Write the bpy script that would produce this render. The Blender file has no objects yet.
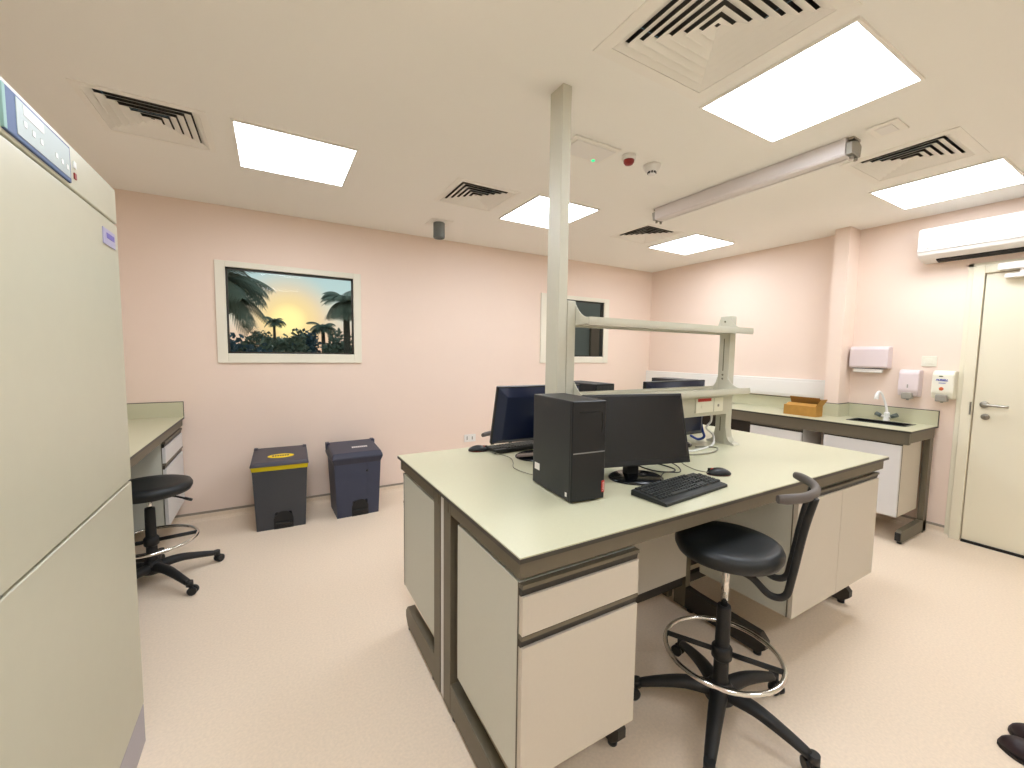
import bpy, bmesh, math, random
from mathutils import Vector, Matrix
PI = math.pi
random.seed(7)
SC = bpy.context.scene
COL = SC.collection

# ------------------------------------------------------------------ materials
def s2l(c):
    c = c / 255.0
    return c / 12.92 if c <= .04045 else ((c + .055) / 1.055) ** 2.4
def col(h):
    if not isinstance(h, str): return (h[0], h[1], h[2], 1)     # plain linear numbers
    if isinstance(h, str):
        h = h.lstrip('#'); h = [int(h[i:i+2], 16) for i in (0, 2, 4)]
    return (s2l(h[0]), s2l(h[1]), s2l(h[2]), 1)
MATS = {}
def mat(name, c, rough=.5, metal=0, spec=.5, noise=0, nscale=60, bump=0, bscale=200, coat=0, emit=None, estr=0, trans=0, ior=1.45):
    m = bpy.data.materials.new(name); m.use_nodes = True
    nt = m.node_tree; N = nt.nodes; L = nt.links
    b = N['Principled BSDF']
    b.inputs['Base Color'].default_value = col(c)
    b.inputs['Roughness'].default_value = rough
    b.inputs['Metallic'].default_value = metal
    b.inputs['Specular IOR Level'].default_value = spec
    b.inputs['IOR'].default_value = ior
    if coat: b.inputs['Coat Weight'].default_value = coat; b.inputs['Coat Roughness'].default_value = .1
    if trans: b.inputs['Transmission Weight'].default_value = trans
    if emit:
        b.inputs['Emission Color'].default_value = col(emit); b.inputs['Emission Strength'].default_value = estr
    if noise or bump:
        tc = N.new('ShaderNodeTexCoord')
    if noise:
        n = N.new('ShaderNodeTexNoise'); n.inputs['Scale'].default_value = nscale; n.inputs['Detail'].default_value = 4
        L.new(tc.outputs['Object'], n.inputs['Vector'])
        r = N.new('ShaderNodeValToRGB')
        k = col(c)
        r.color_ramp.elements[0].position = .3; r.color_ramp.elements[1].position = .7
        r.color_ramp.elements[0].color = (k[0]*(1-noise), k[1]*(1-noise), k[2]*(1-noise), 1)
        r.color_ramp.elements[1].color = (min(1, k[0]*(1+noise)), min(1, k[1]*(1+noise)), min(1, k[2]*(1+noise)), 1)
        L.new(n.outputs['Fac'], r.inputs['Fac']); L.new(r.outputs['Color'], b.inputs['Base Color'])
    if bump:
        n2 = N.new('ShaderNodeTexNoise'); n2.inputs['Scale'].default_value = bscale; n2.inputs['Detail'].default_value = 3
        L.new(tc.outputs['Object'], n2.inputs['Vector'])
        bp = N.new('ShaderNodeBump'); bp.inputs['Strength'].default_value = bump; bp.inputs['Distance'].default_value = .002
        L.new(n2.outputs['Fac'], bp.inputs['Height']); L.new(bp.outputs['Normal'], b.inputs['Normal'])
    MATS[name] = m
    return m
mat('wall', (.88, .715, .60), .7, bump=.15, bscale=90, noise=.012, nscale=1.5)
mat('ceiling', (.93, .90, .84), .8, bump=.1, bscale=120)
mat('floor', (.82, .675, .52), .55, spec=.35, noise=.05, nscale=90, bump=.05, bscale=150)
mat('cap', (.32, .27, .21), .5)
mat('white_paint', '#ece6d4', .45)
mat('door_paint', '#e9e1c9', .4)
mat('laminate', (.58, .56, .39), .33, noise=.015, nscale=150)
mat('edge', '#3d3a33', .4)
mat('frame', (.150, .128, .088), .45, metal=.2, noise=.02, nscale=30)
mat('frame_dark', '#35302a', .5)  # darker frame tone, also carries shade in handle channels and knee space
mat('panel', (.62, .56, .47), .45, noise=.01, nscale=80)
mat('panel_grey', (.60, .595, .515), .45, noise=.01, nscale=80)
mat('panel_white', '#dcd9d6', .4)
mat('fridge', (.52, .495, .375), .38, noise=.01, nscale=20)
mat('fridge_plinth', '#a9a3a8', .5)
mat('gasket', '#8c8670', .6)
mat('blue', (.05, .09, .20), .55)
mat('teal', (.25, .40, .36), .6)
mat('display', (.40, .45, .43), .5)
mat('button', (.75, .75, .72), .6)
mat('badge_lilac', '#a9a6c4', .35)
mat('violet_ink', '#6a62b0', .5)
mat('rack', (.57, .545, .44), .4, noise=.01, nscale=40)
mat('rack_slot', '#77745f', .6)
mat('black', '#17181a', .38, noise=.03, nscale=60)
mat('black_gloss', '#0e0f12', .14)
mat('pc_side', '#24272a', .42, bump=.1, bscale=300)
mat('pc_front', '#15171b', .3)
mat('pc_vent', '#50524f', .5)
mat('screen', '#141416', .22)
mat('monitor_back', (.008, .014, .045), .28)
mat('silver', '#9b9c9e', .35, metal=.7)
mat('chrome', '#dedcd8', .12, metal=1)
mat('steel', '#9c978b', .3, metal=.9)
mat('leather', '#1c1f20', .42, bump=.3, bscale=180)
mat('arm_grey', '#5d5651', .5)
mat('stool_black', '#1b1b1b', .5)
mat('keys', '#2a2d2c', .5)
mat('keyboard', '#1e2120', .5)
mat('red', '#c03028', .4)
mat('red_dark', '#8c2420', .4)
mat('white_plastic', '#eeeae4', .35)
mat('pink_plastic', '#e3d4d4', .35)
mat('cream_plastic', '#ece8d6', .35)
mat('grey_plastic', '#9a958a', .4)
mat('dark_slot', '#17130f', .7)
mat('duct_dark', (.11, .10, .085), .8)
mat('vent', (.92, .88, .81), .6)
mat('bin_grey', '#3f4146', .5, bump=.1, bscale=200)
mat('bin_navy', '#3b4053', .5, bump=.1, bscale=200)
mat('bin_lid', '#46434b', .45, bump=.1, bscale=200)
mat('bin_lid_navy', '#353849', .42, bump=.1, bscale=200)
mat('yellow', '#d8c400', .45)
mat('yellow_label', '#f2d01a', .45)
mat('cardboard', (.46, .235, .045), .7, noise=.08, nscale=20)
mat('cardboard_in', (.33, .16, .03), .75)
mat('paper', '#f3efe8', .8)
mat('ink_blue', '#4350b4', .5)
mat('ink_green', '#4d5f3a', .5)
mat('orange', '#d86a3c', .5)
mat('speaker_grey', '#6f7472', .5)
mat('shoe', (.022, .011, .014), .45, bump=.2, bscale=120)
mat('shoe_sole', '#1e1918', .6)
mat('screen_case', '#ddd5d2', .4)
mat('sink_black', '#16171a', .3)
mat('tap_white', '#f1efe9', .25)
mat('tap_grey', '#5d6560', .4)
mat('cable_black', '#2b2b29', .5)
mat('cable_grey', '#8d8a78', .5)
mat('cable_white', '#e4e4df', .5)
mat('cable_blue', '#27428c', .5)
mat('leaf', (.19, .21, .15), .7, noise=.2, nscale=3)
mat('leaf_dark', (.14, .17, .12), .7, noise=.2, nscale=3)
mat('hedge', (.09, .13, .15), .8, noise=.3, nscale=4)
mat('bark', '#5b5348', .8, noise=.2, nscale=6)
mat('lawn', '#5d6b48', .9, noise=.2, nscale=2)
mat('render_grey', (.17, .19, .17), .8, noise=.05, nscale=2)
mat('brown_panel', (.15, .115, .08), .7, noise=.05, nscale=5)
mat('glass', '#ffffff', .0, trans=1, ior=1.1, spec=.3)
mat('lamp', '#ffffff', .5, emit=(.82, .88, .97), estr=17.3)
mat('led_green', '#20c070', .4, emit='#2ae08a', estr=1.6)

# ------------------------------------------------------------------ mesh builder
class MB:
    def __init__(s): s.bm = bmesh.new()
    def _merge(s, tmp, smooth=False, M=None):
        if M is not None: bmesh.ops.transform(tmp, matrix=M, verts=tmp.verts)
        vm = {}
        for v in tmp.verts: vm[v] = s.bm.verts.new(v.co)
        for f in tmp.faces:
            try:
                g = s.bm.faces.new([vm[v] for v in f.verts]); g.smooth = smooth or f.smooth
            except ValueError: pass
        tmp.free(); return s
    def box(s, x0, x1, y0, y1, z0, z1, bev=0, seg=2, M=None):
        t = bmesh.new()
        vs = [t.verts.new((x, y, z)) for x in (x0, x1) for y in (y0, y1) for z in (z0, z1)]
        for q in ((0,1,3,2),(4,6,7,5),(0,4,5,1),(2,3,7,6),(0,2,6,4),(1,5,7,3)):
            t.faces.new([vs[i] for i in q])
        bmesh.ops.recalc_face_normals(t, faces=t.faces)
        if bev: bmesh.ops.bevel(t, geom=list(t.edges), offset=bev, segments=seg, profile=.5, affect='EDGES')
        return s._merge(t, M=M)
    def frust(s, b, tp, z0, z1, bev=0, seg=2, M=None):
        # b/tp = (x0,x1,y0,y1) rectangles at z0 and z1 (z1 may be a (front, back) pair)
        za, zb = z1 if isinstance(z1, tuple) else (z1, z1)
        t = bmesh.new()
        lo = [t.verts.new(p) for p in ((b[0],b[2],z0),(b[1],b[2],z0),(b[1],b[3],z0),(b[0],b[3],z0))]
        hi = [t.verts.new(p) for p in ((tp[0],tp[2],za),(tp[1],tp[2],za),(tp[1],tp[3],zb),(tp[0],tp[3],zb))]
        t.faces.new(lo[::-1]); t.faces.new(hi)
        for i in range(4):
            j = (i+1) % 4; t.faces.new((lo[i], lo[j], hi[j], hi[i]))
        bmesh.ops.recalc_face_normals(t, faces=t.faces)
        if bev: bmesh.ops.bevel(t, geom=list(t.edges), offset=bev, segments=seg, profile=.5, affect='EDGES')
        return s._merge(t, M=M)
    def prism(s, pts, axis, a, b, bev=0, M=None, smooth=False):
        # pts 2-D outline in the two other axes (in xyz order), extruded along axis from a to b
        t = bmesh.new()
        def P(p, k):
            if axis == 'x': return (k, p[0], p[1])
            if axis == 'y': return (p[0], k, p[1])
            return (p[0], p[1], k)
        A = [t.verts.new(P(p, a)) for p in pts]; B = [t.verts.new(P(p, b)) for p in pts]
        t.faces.new(A); t.faces.new(B[::-1])
        n = len(pts)
        for i in range(n):
            f = t.faces.new((A[i], B[i], B[(i+1) % n], A[(i+1) % n])); f.smooth = smooth
        bmesh.ops.recalc_face_normals(t, faces=t.faces)
        if bev: bmesh.ops.bevel(t, geom=list(t.edges), offset=bev, segments=2, profile=.5, affect='EDGES')
        return s._merge(t, M=M)
    def lathe(s, prof, seg=32, M=None, sx=1, sy=1, smooth=True):
        # prof list of (r, z)
        t = bmesh.new(); rings = []
        for r, z in prof:
            if r < 1e-6: rings.append([t.verts.new((0, 0, z))])
            else: rings.append([t.verts.new((r*math.cos(2*PI*i/seg)*sx, r*math.sin(2*PI*i/seg)*sy, z)) for i in range(seg)])
        for a, b in zip(rings, rings[1:]):
            for i in range(seg):
                j = (i+1) % seg
                q = [a[i % len(a)], a[j % len(a)], b[j % len(b)], b[i % len(b)]]
                u = []
                for v in q:
                    if v not in u: u.append(v)
                if len(u) > 2:
                    f = t.faces.new(u); f.smooth = smooth
        if len(rings[0]) > 1: t.faces.new(rings[0][::-1])
        if len(rings[-1]) > 1: t.faces.new(rings[-1])
        bmesh.ops.recalc_face_normals(t, faces=t.faces)
        return s._merge(t, M=M)
    def cyl(s, x, y, z0, z1, r, seg=24, r2=None):
        return s.lathe([(r, z0), (r if r2 is None else r2, z1)], seg, Matrix.Translation((x, y, 0)))
    def tube(s, pts, r, seg=10, closed=False, n=0, flat=None, M=None):
        # pts control points, n>0: Catmull-Rom resample; r number or list; flat=(a,b) elliptical scale
        P = [Vector(p) for p in pts]
        if n:
            Q = []; m = len(P); R = []
            rr = r if isinstance(r, (list, tuple)) else [r]*m
            rng = m if closed else m-1
            for i in range(rng):
                if closed: p0, p1, p2, p3 = P[(i-1) % m], P[i], P[(i+1) % m], P[(i+2) % m]
                else: p0, p1, p2, p3 = P[max(i-1, 0)], P[i], P[i+1], P[min(i+2, m-1)]
                for k in range(n):
                    u = k/n
                    Q.append(.5*((2*p1)+(-p0+p2)*u+(2*p0-5*p1+4*p2-p3)*u*u+(-p0+3*p1-3*p2+p3)*u**3))
                    R.append(rr[i]*(1-u)+rr[(i+1) % m]*u)
            if not closed: Q.append(P[-1]); R.append(rr[-1])
            P = Q; r = R
        m = len(P)
        rr = r if isinstance(r, (list, tuple)) else [r]*m
        t = bmesh.new(); rings = []; up = None
        for i in range(m):
            if closed: d = P[(i+1) % m]-P[(i-1) % m]
            else: d = P[min(i+1, m-1)]-P[max(i-1, 0)]
            d.normalize()
            if up is None:
                up = Vector((0, 0, 1)) if abs(d.z) < .9 else Vector((0, 1, 0))
            up = (up-d*up.dot(d)); up.normalize()
            sd = d.cross(up)
            fa, fb = flat if flat else (1, 1)
            rings.append([t.verts.new(P[i]+sd*(math.cos(2*PI*k/seg)*rr[i]*fa)+up*(math.sin(2*PI*k/seg)*rr[i]*fb)) for k in range(seg)])
        for i in range(m if closed else m-1):
            a, b = rings[i], rings[(i+1) % m]
            for k in range(seg):
                f = t.faces.new((a[k], a[(k+1) % seg], b[(k+1) % seg], b[k])); f.smooth = True
        if not closed:
            t.faces.new(rings[0][::-1]); t.faces.new(rings[-1])
        bmesh.ops.recalc_face_normals(t, faces=t.faces)
        return s._merge(t, M=M)
    def ring(s, R, r, x=0, y=0, z=0, seg=48, rs=8):
        return s.tube([(x+R*math.cos(2*PI*i/seg), y+R*math.sin(2*PI*i/seg), z) for i in range(seg)], r, rs, closed=True)
    def grid(s, xs, ys, z, holes, down=False):
        # plane made of cells, leaving out cells inside holes (x0,x1,y0,y1)
        xs = sorted(set(round(v, 5) for v in xs)); ys = sorted(set(round(v, 5) for v in ys))
        V = {}
        def v(x, y):
            if (x, y) not in V: V[(x, y)] = s.bm.verts.new((x, y, z))
            return V[(x, y)]
        for a, b in zip(xs, xs[1:]):
            for c, d in zip(ys, ys[1:]):
                mx, my = (a+b)/2, (c+d)/2
                if any(h[0] < mx < h[1] and h[2] < my < h[3] for h in holes): continue
                q = [v(a, c), v(b, c), v(b, d), v(a, d)]
                s.bm.faces.new(q[::-1] if down else q)
        return s
    def quad(s, *ps):
        s.bm.faces.new([s.bm.verts.new(p) for p in ps]); return s
    def mesh(s, name, m, off=None):
        if off is not None: bmesh.ops.translate(s.bm, verts=s.bm.verts, vec=off)
        me = bpy.data.meshes.new(name); s.bm.to_mesh(me); s.bm.free()
        me.materials.append(MATS[m]); return me

def thing(name, label, cat, loc=(0, 0, 0), rz=0, group=None, kind=None):
    o = bpy.data.objects.new(name, None); COL.objects.link(o)
    o.location = loc; o.rotation_euler = (0, 0, rz); o.empty_display_size = .05
    if kind: o['kind'] = kind
    if label: o['label'] = label
    if cat: o['category'] = cat
    if group: o['group'] = group
    return o
def part(name, mb, m, parent, label=None, world=True):
    # world=True: the shape was written in room coordinates, parent is unrotated
    off = None
    if world and parent is not None:
        p = parent; off = Vector((0, 0, 0))
        while p is not None: off -= Vector(p.location); p = p.parent
    o = bpy.data.objects.new(name, mb.mesh(name, m, off)); COL.objects.link(o)
    o.parent = parent
    if label: o['label'] = label
    return o
def solo(name, mb, m, label, cat, base, group=None):
    o = bpy.data.objects.new(name, mb.mesh(name, m, -Vector(base))); COL.objects.link(o)
    o.location = base; o['label'] = label; o['category'] = cat
    if group: o['group'] = group
    return o
def struct(name, mb, m, base=(0, 0, 0)):
    o = bpy.data.objects.new(name, mb.mesh(name, m, -Vector(base))); COL.objects.link(o)
    o.location = base; o['kind'] = 'structure'; return o
def copy_tree(o, parent=None):
    c = o.copy(); COL.objects.link(c); c.parent = parent
    for ch in [q for q in bpy.data.objects if q.parent == o]: copy_tree(ch, c)
    return c
def text_bm(txt, size, M, ext=.0004, bold=0, slant=0):
    cu = bpy.data.curves.new('lettering', 'FONT'); cu.body = txt; cu.size = size; cu.extrude = ext
    cu.offset = bold; cu.shear = slant; cu.align_x = 'CENTER'; cu.align_y = 'CENTER'
    o = bpy.data.objects.new('lettering', cu); me = bpy.data.meshes.new_from_object(o)
    t = bmesh.new(); t.from_mesh(me)
    bpy.data.objects.remove(o); bpy.data.curves.remove(cu); bpy.data.meshes.remove(me)
    b = MB(); b._merge(t, M=M); return b
T = Matrix.Translation
def RX(a): return Matrix.Rotation(a, 4, 'X')
def RY(a): return Matrix.Rotation(a, 4, 'Y')
def RZ(a): return Matrix.Rotation(a, 4, 'Z')

# ------------------------------------------------------------------ camera
cam = bpy.data.cameras.new('camera'); co = bpy.data.objects.new('camera', cam); COL.objects.link(co)
F, YAW, PIT, ROL, H = 412.614, math.radians(30.0359), math.radians(-4.28396), math.radians(.770887), 1.45272
fw = Vector((math.sin(YAW)*math.cos(PIT), math.cos(YAW)*math.cos(PIT), math.sin(PIT)))
r0 = Vector((math.cos(YAW), -math.sin(YAW), 0)); u0 = r0.cross(fw)
r1 = math.cos(ROL)*r0+math.sin(ROL)*u0; u1 = -math.sin(ROL)*r0+math.cos(ROL)*u0
co.matrix_world = Matrix(((r1.x, u1.x, -fw.x, 0), (r1.y, u1.y, -fw.y, 0), (r1.z, u1.z, -fw.z, H), (0, 0, 0, 1)))
cam.sensor_fit = 'HORIZONTAL'; cam.sensor_width = 36; cam.lens = F/1024*36; cam.clip_start = .05; cam.clip_end = 500
SC.camera = co
SC.view_settings.view_transform = 'Standard'; SC.view_settings.look = 'None'
SC.view_settings.gamma = 1; SC.view_settings.use_curve_mapping = False; SC.view_settings.exposure = 0

# ------------------------------------------------------------------ room shell
XL, XR, YB, YF, ZC = -1.30, 4.756, 4.235, -1.9, 2.636
LIGHTS = [(-.147, .453, 2.655, 3.255), (-.147, .453, .735, 1.335), (1.80, 2.40, .735, 1.335), (1.757, 2.33, 2.662, 3.28),
          (3.60, 4.20, 2.672, 3.262), (3.735, 4.345, .745, 1.36), (-.147, .453, -1.2, -.6), (1.80, 2.40, -1.2, -.6)]  # panels over and behind the camera are unseen, added to light the room
VENTS = [(-.513, 2.897, .197, .25, 5, 'square white louvred air diffuser in ceiling near tall cream cabinet'),
         (1.367, 2.95, .195, .25, 5, 'square white ceiling air diffuser between grey sensor and post'),
         (3.215, 2.96, .20, .25, 5, 'small far ceiling air diffuser beside projection screen end'),
         (1.427, 1.013, .241, .315, 6, 'largest ceiling air diffuser cut off by the picture top'),
         (3.32, 1.03, .196, .262, 5, 'square ceiling air diffuser at right, between screen case and light')]
xs = [XL, XR]; ys = [YF, YB]; holes = []
for cx, cy, a, b, n, _ in VENTS:
    a += .6*a/(n+.55)
    holes.append((cx-a, cx+a, cy-a, cy+a)); xs += [cx-a, cx+a]; ys += [cy-a, cy+a]
struct('floor', MB().grid([XL, XR], [YF, YB], 0, []), 'floor')
struct('ceiling', MB().grid(xs, ys, ZC, [tuple(round(v, 5) for v in h) for h in holes], down=True), 'ceiling')
WIN = [(-.331, .677, 1.419, 2.139), (2.92, 3.852, 1.419, 2.139)]
wb = MB(); wx = [XL, XR]; wz = [0, ZC]
for w in WIN: wx += [w[0], w[1]]; wz += [w[2], w[3]]
wb.grid(wx, wz, 0, [tuple(round(v, 5) for v in w) for w in WIN])
bmesh.ops.transform(wb.bm, matrix=T((0, YB, 0)) @ RX(PI/2), verts=wb.bm.verts)
struct('wall_back', wb, 'wall', (0, YB, 0))
DY0, DY1, DZ = .06, .97, 2.105
wr = MB()
def yz(y0, y1, z0, z1, x=XR): wr.quad((x, y0, z0), (x, y0, z1), (x, y1, z1), (x, y1, z0))
yz(YF, DY0-.03, 0, ZC); yz(DY1+.03, YB, 0, ZC); yz(DY0-.03, DY1+.03, DZ+.03, ZC)
struct('wall_right', wr, 'wall', (XR, 0, 0))
struct('wall_left', MB().quad((XL, YF, 0), (XL, YB, 0), (XL, YB, ZC), (XL, YF, ZC)), 'wall', (XL, 0, 0))
struct('wall_front', MB().quad((XL, YF, 0), (XL, YF, ZC), (XR, YF, ZC), (XR, YF, 0)), 'white_paint', (0, YF, 0))  # unseen wall, made white to bounce more light into the room
CX, CY0, CY1 = 4.545, 1.79, 1.905
struct('wall_column', MB().box(CX, XR+.02, CY0, CY1, 0, ZC), 'wall', (CX, CY0, 0))
# coved floor edge with a darker cap line
def cove(name, pts, nrm):
    o = thing(name, None, None, (pts[0][0], pts[0][1], 0), kind='structure')
    (x0, y0), (x1, y1) = pts; nx, ny = nrm
    b = MB(); prof = [(.0, .068), (.004, .068), (.006, .03), (.014, .012), (.032, .003), (.05, .0005), (0, .0005)]
    for i in range(len(prof)-1):
        (a, za), (c, zc_) = prof[i], prof[i+1]
        b.quad((x0+nx*a, y0+ny*a, za), (x1+nx*a, y1+ny*a, za), (x1+nx*c, y1+ny*c, zc_), (x0+nx*c, y0+ny*c, zc_))
    part('cove', b, 'floor', o)
    c = MB(); e = .007
    c.box(min(x0, x1, x0+nx*e), max(x0, x1, x0+nx*e), min(y0, y1, y0+ny*e), max(y0, y1, y0+ny*e), .066, .084)
    part('cap_strip', c, 'cap', o)
cove('baseboard_back', [(XL, YB), (XR, YB)], (0, -1))
cove('baseboard_right', [(XR, 1.04), (XR, CY0)], (-1, 0))
cove('baseboard_left', [(XL, YF), (XL, YB)], (1, 0))
cove('baseboard_corner', [(XR, CY1), (XR, YB)], (-1, 0))

# windows
def window(name, x0, x1, z0, z1, ix0, ix1, iz0, iz1):
    o = thing(name, None, None, (x0, YB, z0), kind='structure')
    b = MB(); y0, y1 = YB-.018, YB
    b.box(x0, ix0, y0, y1, z0, z1, .003); b.box(ix1, x1, y0, y1, z0, z1, .003)
    b.box(ix0, ix1, y0, y1, z0, iz0, .003); b.box(ix0, ix1, y0, y1, iz1, z1, .003)
    part('window_frame', b, 'white_paint', o)
    g = MB(); e = .014; ya, yb2 = YB+.012, YB+.03
    g.box(ix0, ix0+e, ya, yb2, iz0, iz1); g.box(ix1-e, ix1, ya, yb2, iz0, iz1)
    g.box(ix0, ix1, ya, yb2, iz0, iz0+e); g.box(ix0, ix1, ya, yb2, iz1-e*1.3, iz1)
    part('glazing_bead', g, 'edge', o)
    q = MB(); a, b_, c, d_ = ix0, ix1, iz0, iz1; t = .01; y2 = YB+.07
    q.box(a-t, a, YB, y2, c-t, d_+t); q.box(b_, b_+t, YB, y2, c-t, d_+t); q.box(a, b_, YB, y2, c-t, c); q.box(a, b_, YB, y2, d_, d_+t)
    part('window_reveal', q, 'edge', o)
    part('window_pane', MB().box(ix0+e, ix1-e, YB+.018, YB+.024, iz0+e, iz1-e), 'glass', o)
window('window_1', -.404, .746, 1.338, 2.188, *[WIN[0][0], WIN[0][1], WIN[0][2], WIN[0][3]])
window('window_2', 2.835, 3.936, 1.338, 2.188, *[WIN[1][0], WIN[1][1], WIN[1][2], WIN[1][3]])

# door
d = thing('door_1', None, None, (XR, DY0, 0), kind='structure')
b = MB()
b.box(XR-.03, XR+.08, DY1+.006, DY1+.07, 0, DZ+.065, .004)
b.box(XR-.03, XR+.08, DY0-.07, DY0-.006, 0, DZ+.065, .004)
b.box(XR-.03, XR+.08, DY0-.006, DY1+.006, DZ+.006, DZ+.065, .004)
b.box(XR-.012, XR+.08, DY1+.07, DY1+.10, 0, DZ+.09, .002)
b.box(XR-.012, XR+.08, DY0-.10, DY1+.10, DZ+.065, DZ+.09, .002)
part('door_frame', b, 'door_paint', d)
part('door_leaf', MB().box(XR-.012, XR+.03, DY0, DY1, .018, DZ, .002), 'door_paint', d)
part('door_gap_shade', MB().box(XR-.03, XR+.06, DY0, DY1, 0, .016), 'dark_slot', d)  # dark strip stands in for the shaded gap under the door
hb = MB()
hb.lathe([(.026, 0), (.026, .008), (.022, .011), (0, .011)], 28, T((XR-.012, .915, 1.105)) @ RY(-PI/2))
hb.tube([(XR-.02, .915, 1.105), (XR-.055, .915, 1.105), (XR-.062, .905, 1.105), (XR-.062, .85, 1.103), (XR-.062, .785, 1.10)], .0095, 12, n=4)
h = part('door_handle', hb, 'steel', d)
kb_ = MB(); kb_.lathe([(.024, 0), (.024, .007), (.020, .010), (0, .010)], 28, T((XR-.012, .905, 1.012)) @ RY(-PI/2))
kb_.box(XR-.03, XR-.018, .902, .908, 1.0, 1.02)
part('lock_escutcheon', kb_, 'steel', d)
part('strike_plate', MB().box(XR-.034, XR-.028, .980, .990, 1.02, 1.12), 'steel', d)
cl = MB(); cl.box(XR-.085, XR-.03, .52, .905, 2.115, 2.165, .006); cl.box(XR-.07, XR-.012, .55, .87, 2.055, 2.085, .004)
cl.box(XR-.06, XR-.045, .60, .80, 2.08, 2.12)
part('door_closer', cl, 'white_plastic', d)

# ------------------------------------------------------------------ ceiling lights
LL = ['square ceiling light panel near the tall cream cabinet, above left window', 'unseen square light panel added over the camera to light the room',
      'biggest bright square ceiling light panel right beside the large air diffuser', 'square ceiling light panel behind the tall white post',
      'small far right square ceiling light panel near the back corner', 'square ceiling light panel above the white air conditioner',
      'unseen square light panel added behind the camera, left', 'unseen square light panel added behind the camera, middle']
for (x0, x1, y0, y1), lb in zip(LIGHTS, LL):
    o = thing('ceiling_light', lb, 'ceiling light', ((x0+x1)/2, (y0+y1)/2, ZC), group='square ceiling light panels')
    f = MB(); e = .012; z0 = ZC-.010
    f.box(x0-e, x0, y0-e, y1+e, z0, ZC); f.box(x1, x1+e, y0-e, y1+e, z0, ZC); f.box(x0, x1, y0-e, y0, z0, ZC); f.box(x0, x1, y1, y1+e, z0, ZC)
    part('light_frame', f, 'vent', o)
    part('diffuser', MB().box(x0, x1, y0, y1, ZC-.007, ZC-.001), 'lamp', o)

# ------------------------------------------------------------------ air diffusers
def sq_ring(b, r0, z0, r1, z1, cx, cy):
    A = [(cx-r0, cy-r0, z0), (cx+r0, cy-r0, z0), (cx+r0, cy+r0, z0), (cx-r0, cy+r0, z0)]
    B = [(cx-r1, cy-r1, z1), (cx+r1, cy-r1, z1), (cx+r1, cy+r1, z1), (cx-r1, cy+r1, z1)]
    for i in range(4):
        j = (i+1) % 4; b.quad(A[i], A[j], B[j], B[i])
for cx, cy, a, bb, n, lb in VENTS:
    o = thing('air_diffuser', lb, 'air vent', (cx, cy, ZC), group='square ceiling air diffusers')
    s = a/(n+.55); a += .6*s
    f = MB(); sq_ring(f, bb, ZC-.003, a, ZC-.005, cx, cy); sq_ring(f, bb, ZC-.003, bb, ZC, cx, cy); sq_ring(f, a, ZC-.005, a, ZC+.002, cx, cy)
    part('diffuser_frame', f, 'vent', o)
    for k in range(n+1):
        r = a-.02*s-k*s; q = MB(); th = .0022
        zt = ZC+.36*s
        sq_ring(q, r, ZC-.003, r-.86*s, zt, cx, cy); sq_ring(q, r-th, ZC-.0025, r-.86*s-th, zt, cx, cy); sq_ring(q, r, ZC-.003, r-th, ZC-.0025, cx, cy)
        part('louvre', q, 'vent', o)
    c = MB(); rr = a-(n+1.02)*s; c.box(cx-rr, cx+rr, cy-rr, cy+rr, ZC-.003, ZC)
    part('centre_plate', c, 'vent', o)
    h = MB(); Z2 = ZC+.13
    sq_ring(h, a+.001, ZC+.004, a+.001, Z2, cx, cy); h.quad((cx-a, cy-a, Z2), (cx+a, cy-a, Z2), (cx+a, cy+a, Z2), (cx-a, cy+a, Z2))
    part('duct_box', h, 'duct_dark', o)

# ------------------------------------------------------------------ ceiling fittings
o = thing('projection_screen', 'long white projection screen case hung below the ceiling', 'projector screen', (2.76, 1.75, ZC))
b = MB(); b.prism([(2.70, ZC-.003), (2.70, ZC-.082), (2.710, ZC-.092), (2.80, ZC-.092), (2.812, ZC-.082), (2.812, ZC-.003)], 'y', 1.115, 2.40)
part('screen_case', b, 'screen_case', o)
part('screen_slot', MB().box(2.765, 2.790, 1.13, 2.385, ZC-.099, ZC-.092, .003), 'white_plastic', o)
for y0, y1 in ((1.085, 1.113), (2.402, 2.43)):
    e = MB(); e.prism([(2.71, ZC-.09), (2.81, ZC-.09), (2.82, ZC-.03), (2.78, ZC-.01), (2.70, ZC-.03)], 'y', y0, y1, bev=.003)
    q = part('end_cap', e, 'grey_plastic', o)
    part('hanging_bracket', MB().box(2.72, 2.80, y0, y1, ZC-.012, ZC), 'steel', o)
    for xg in (2.74, 2.79): part('cord_guide', MB().cyl(xg, (y0+y1)/2, ZC-.108, ZC-.089, .009, 12), 'steel', q)
o = thing('outlet_plate', 'flat white outlet plate on ceiling beside screen case end', 'outlet', (2.78, .95, ZC))
part('cover_plate', MB().box(2.69, 2.85, .90, 1.03, ZC-.008, ZC, .003), 'vent', o)
part('socket_face', MB().box(2.72, 2.82, .93, 1.00, ZC-.012, ZC-.008, .002), 'white_plastic', o)

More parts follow.
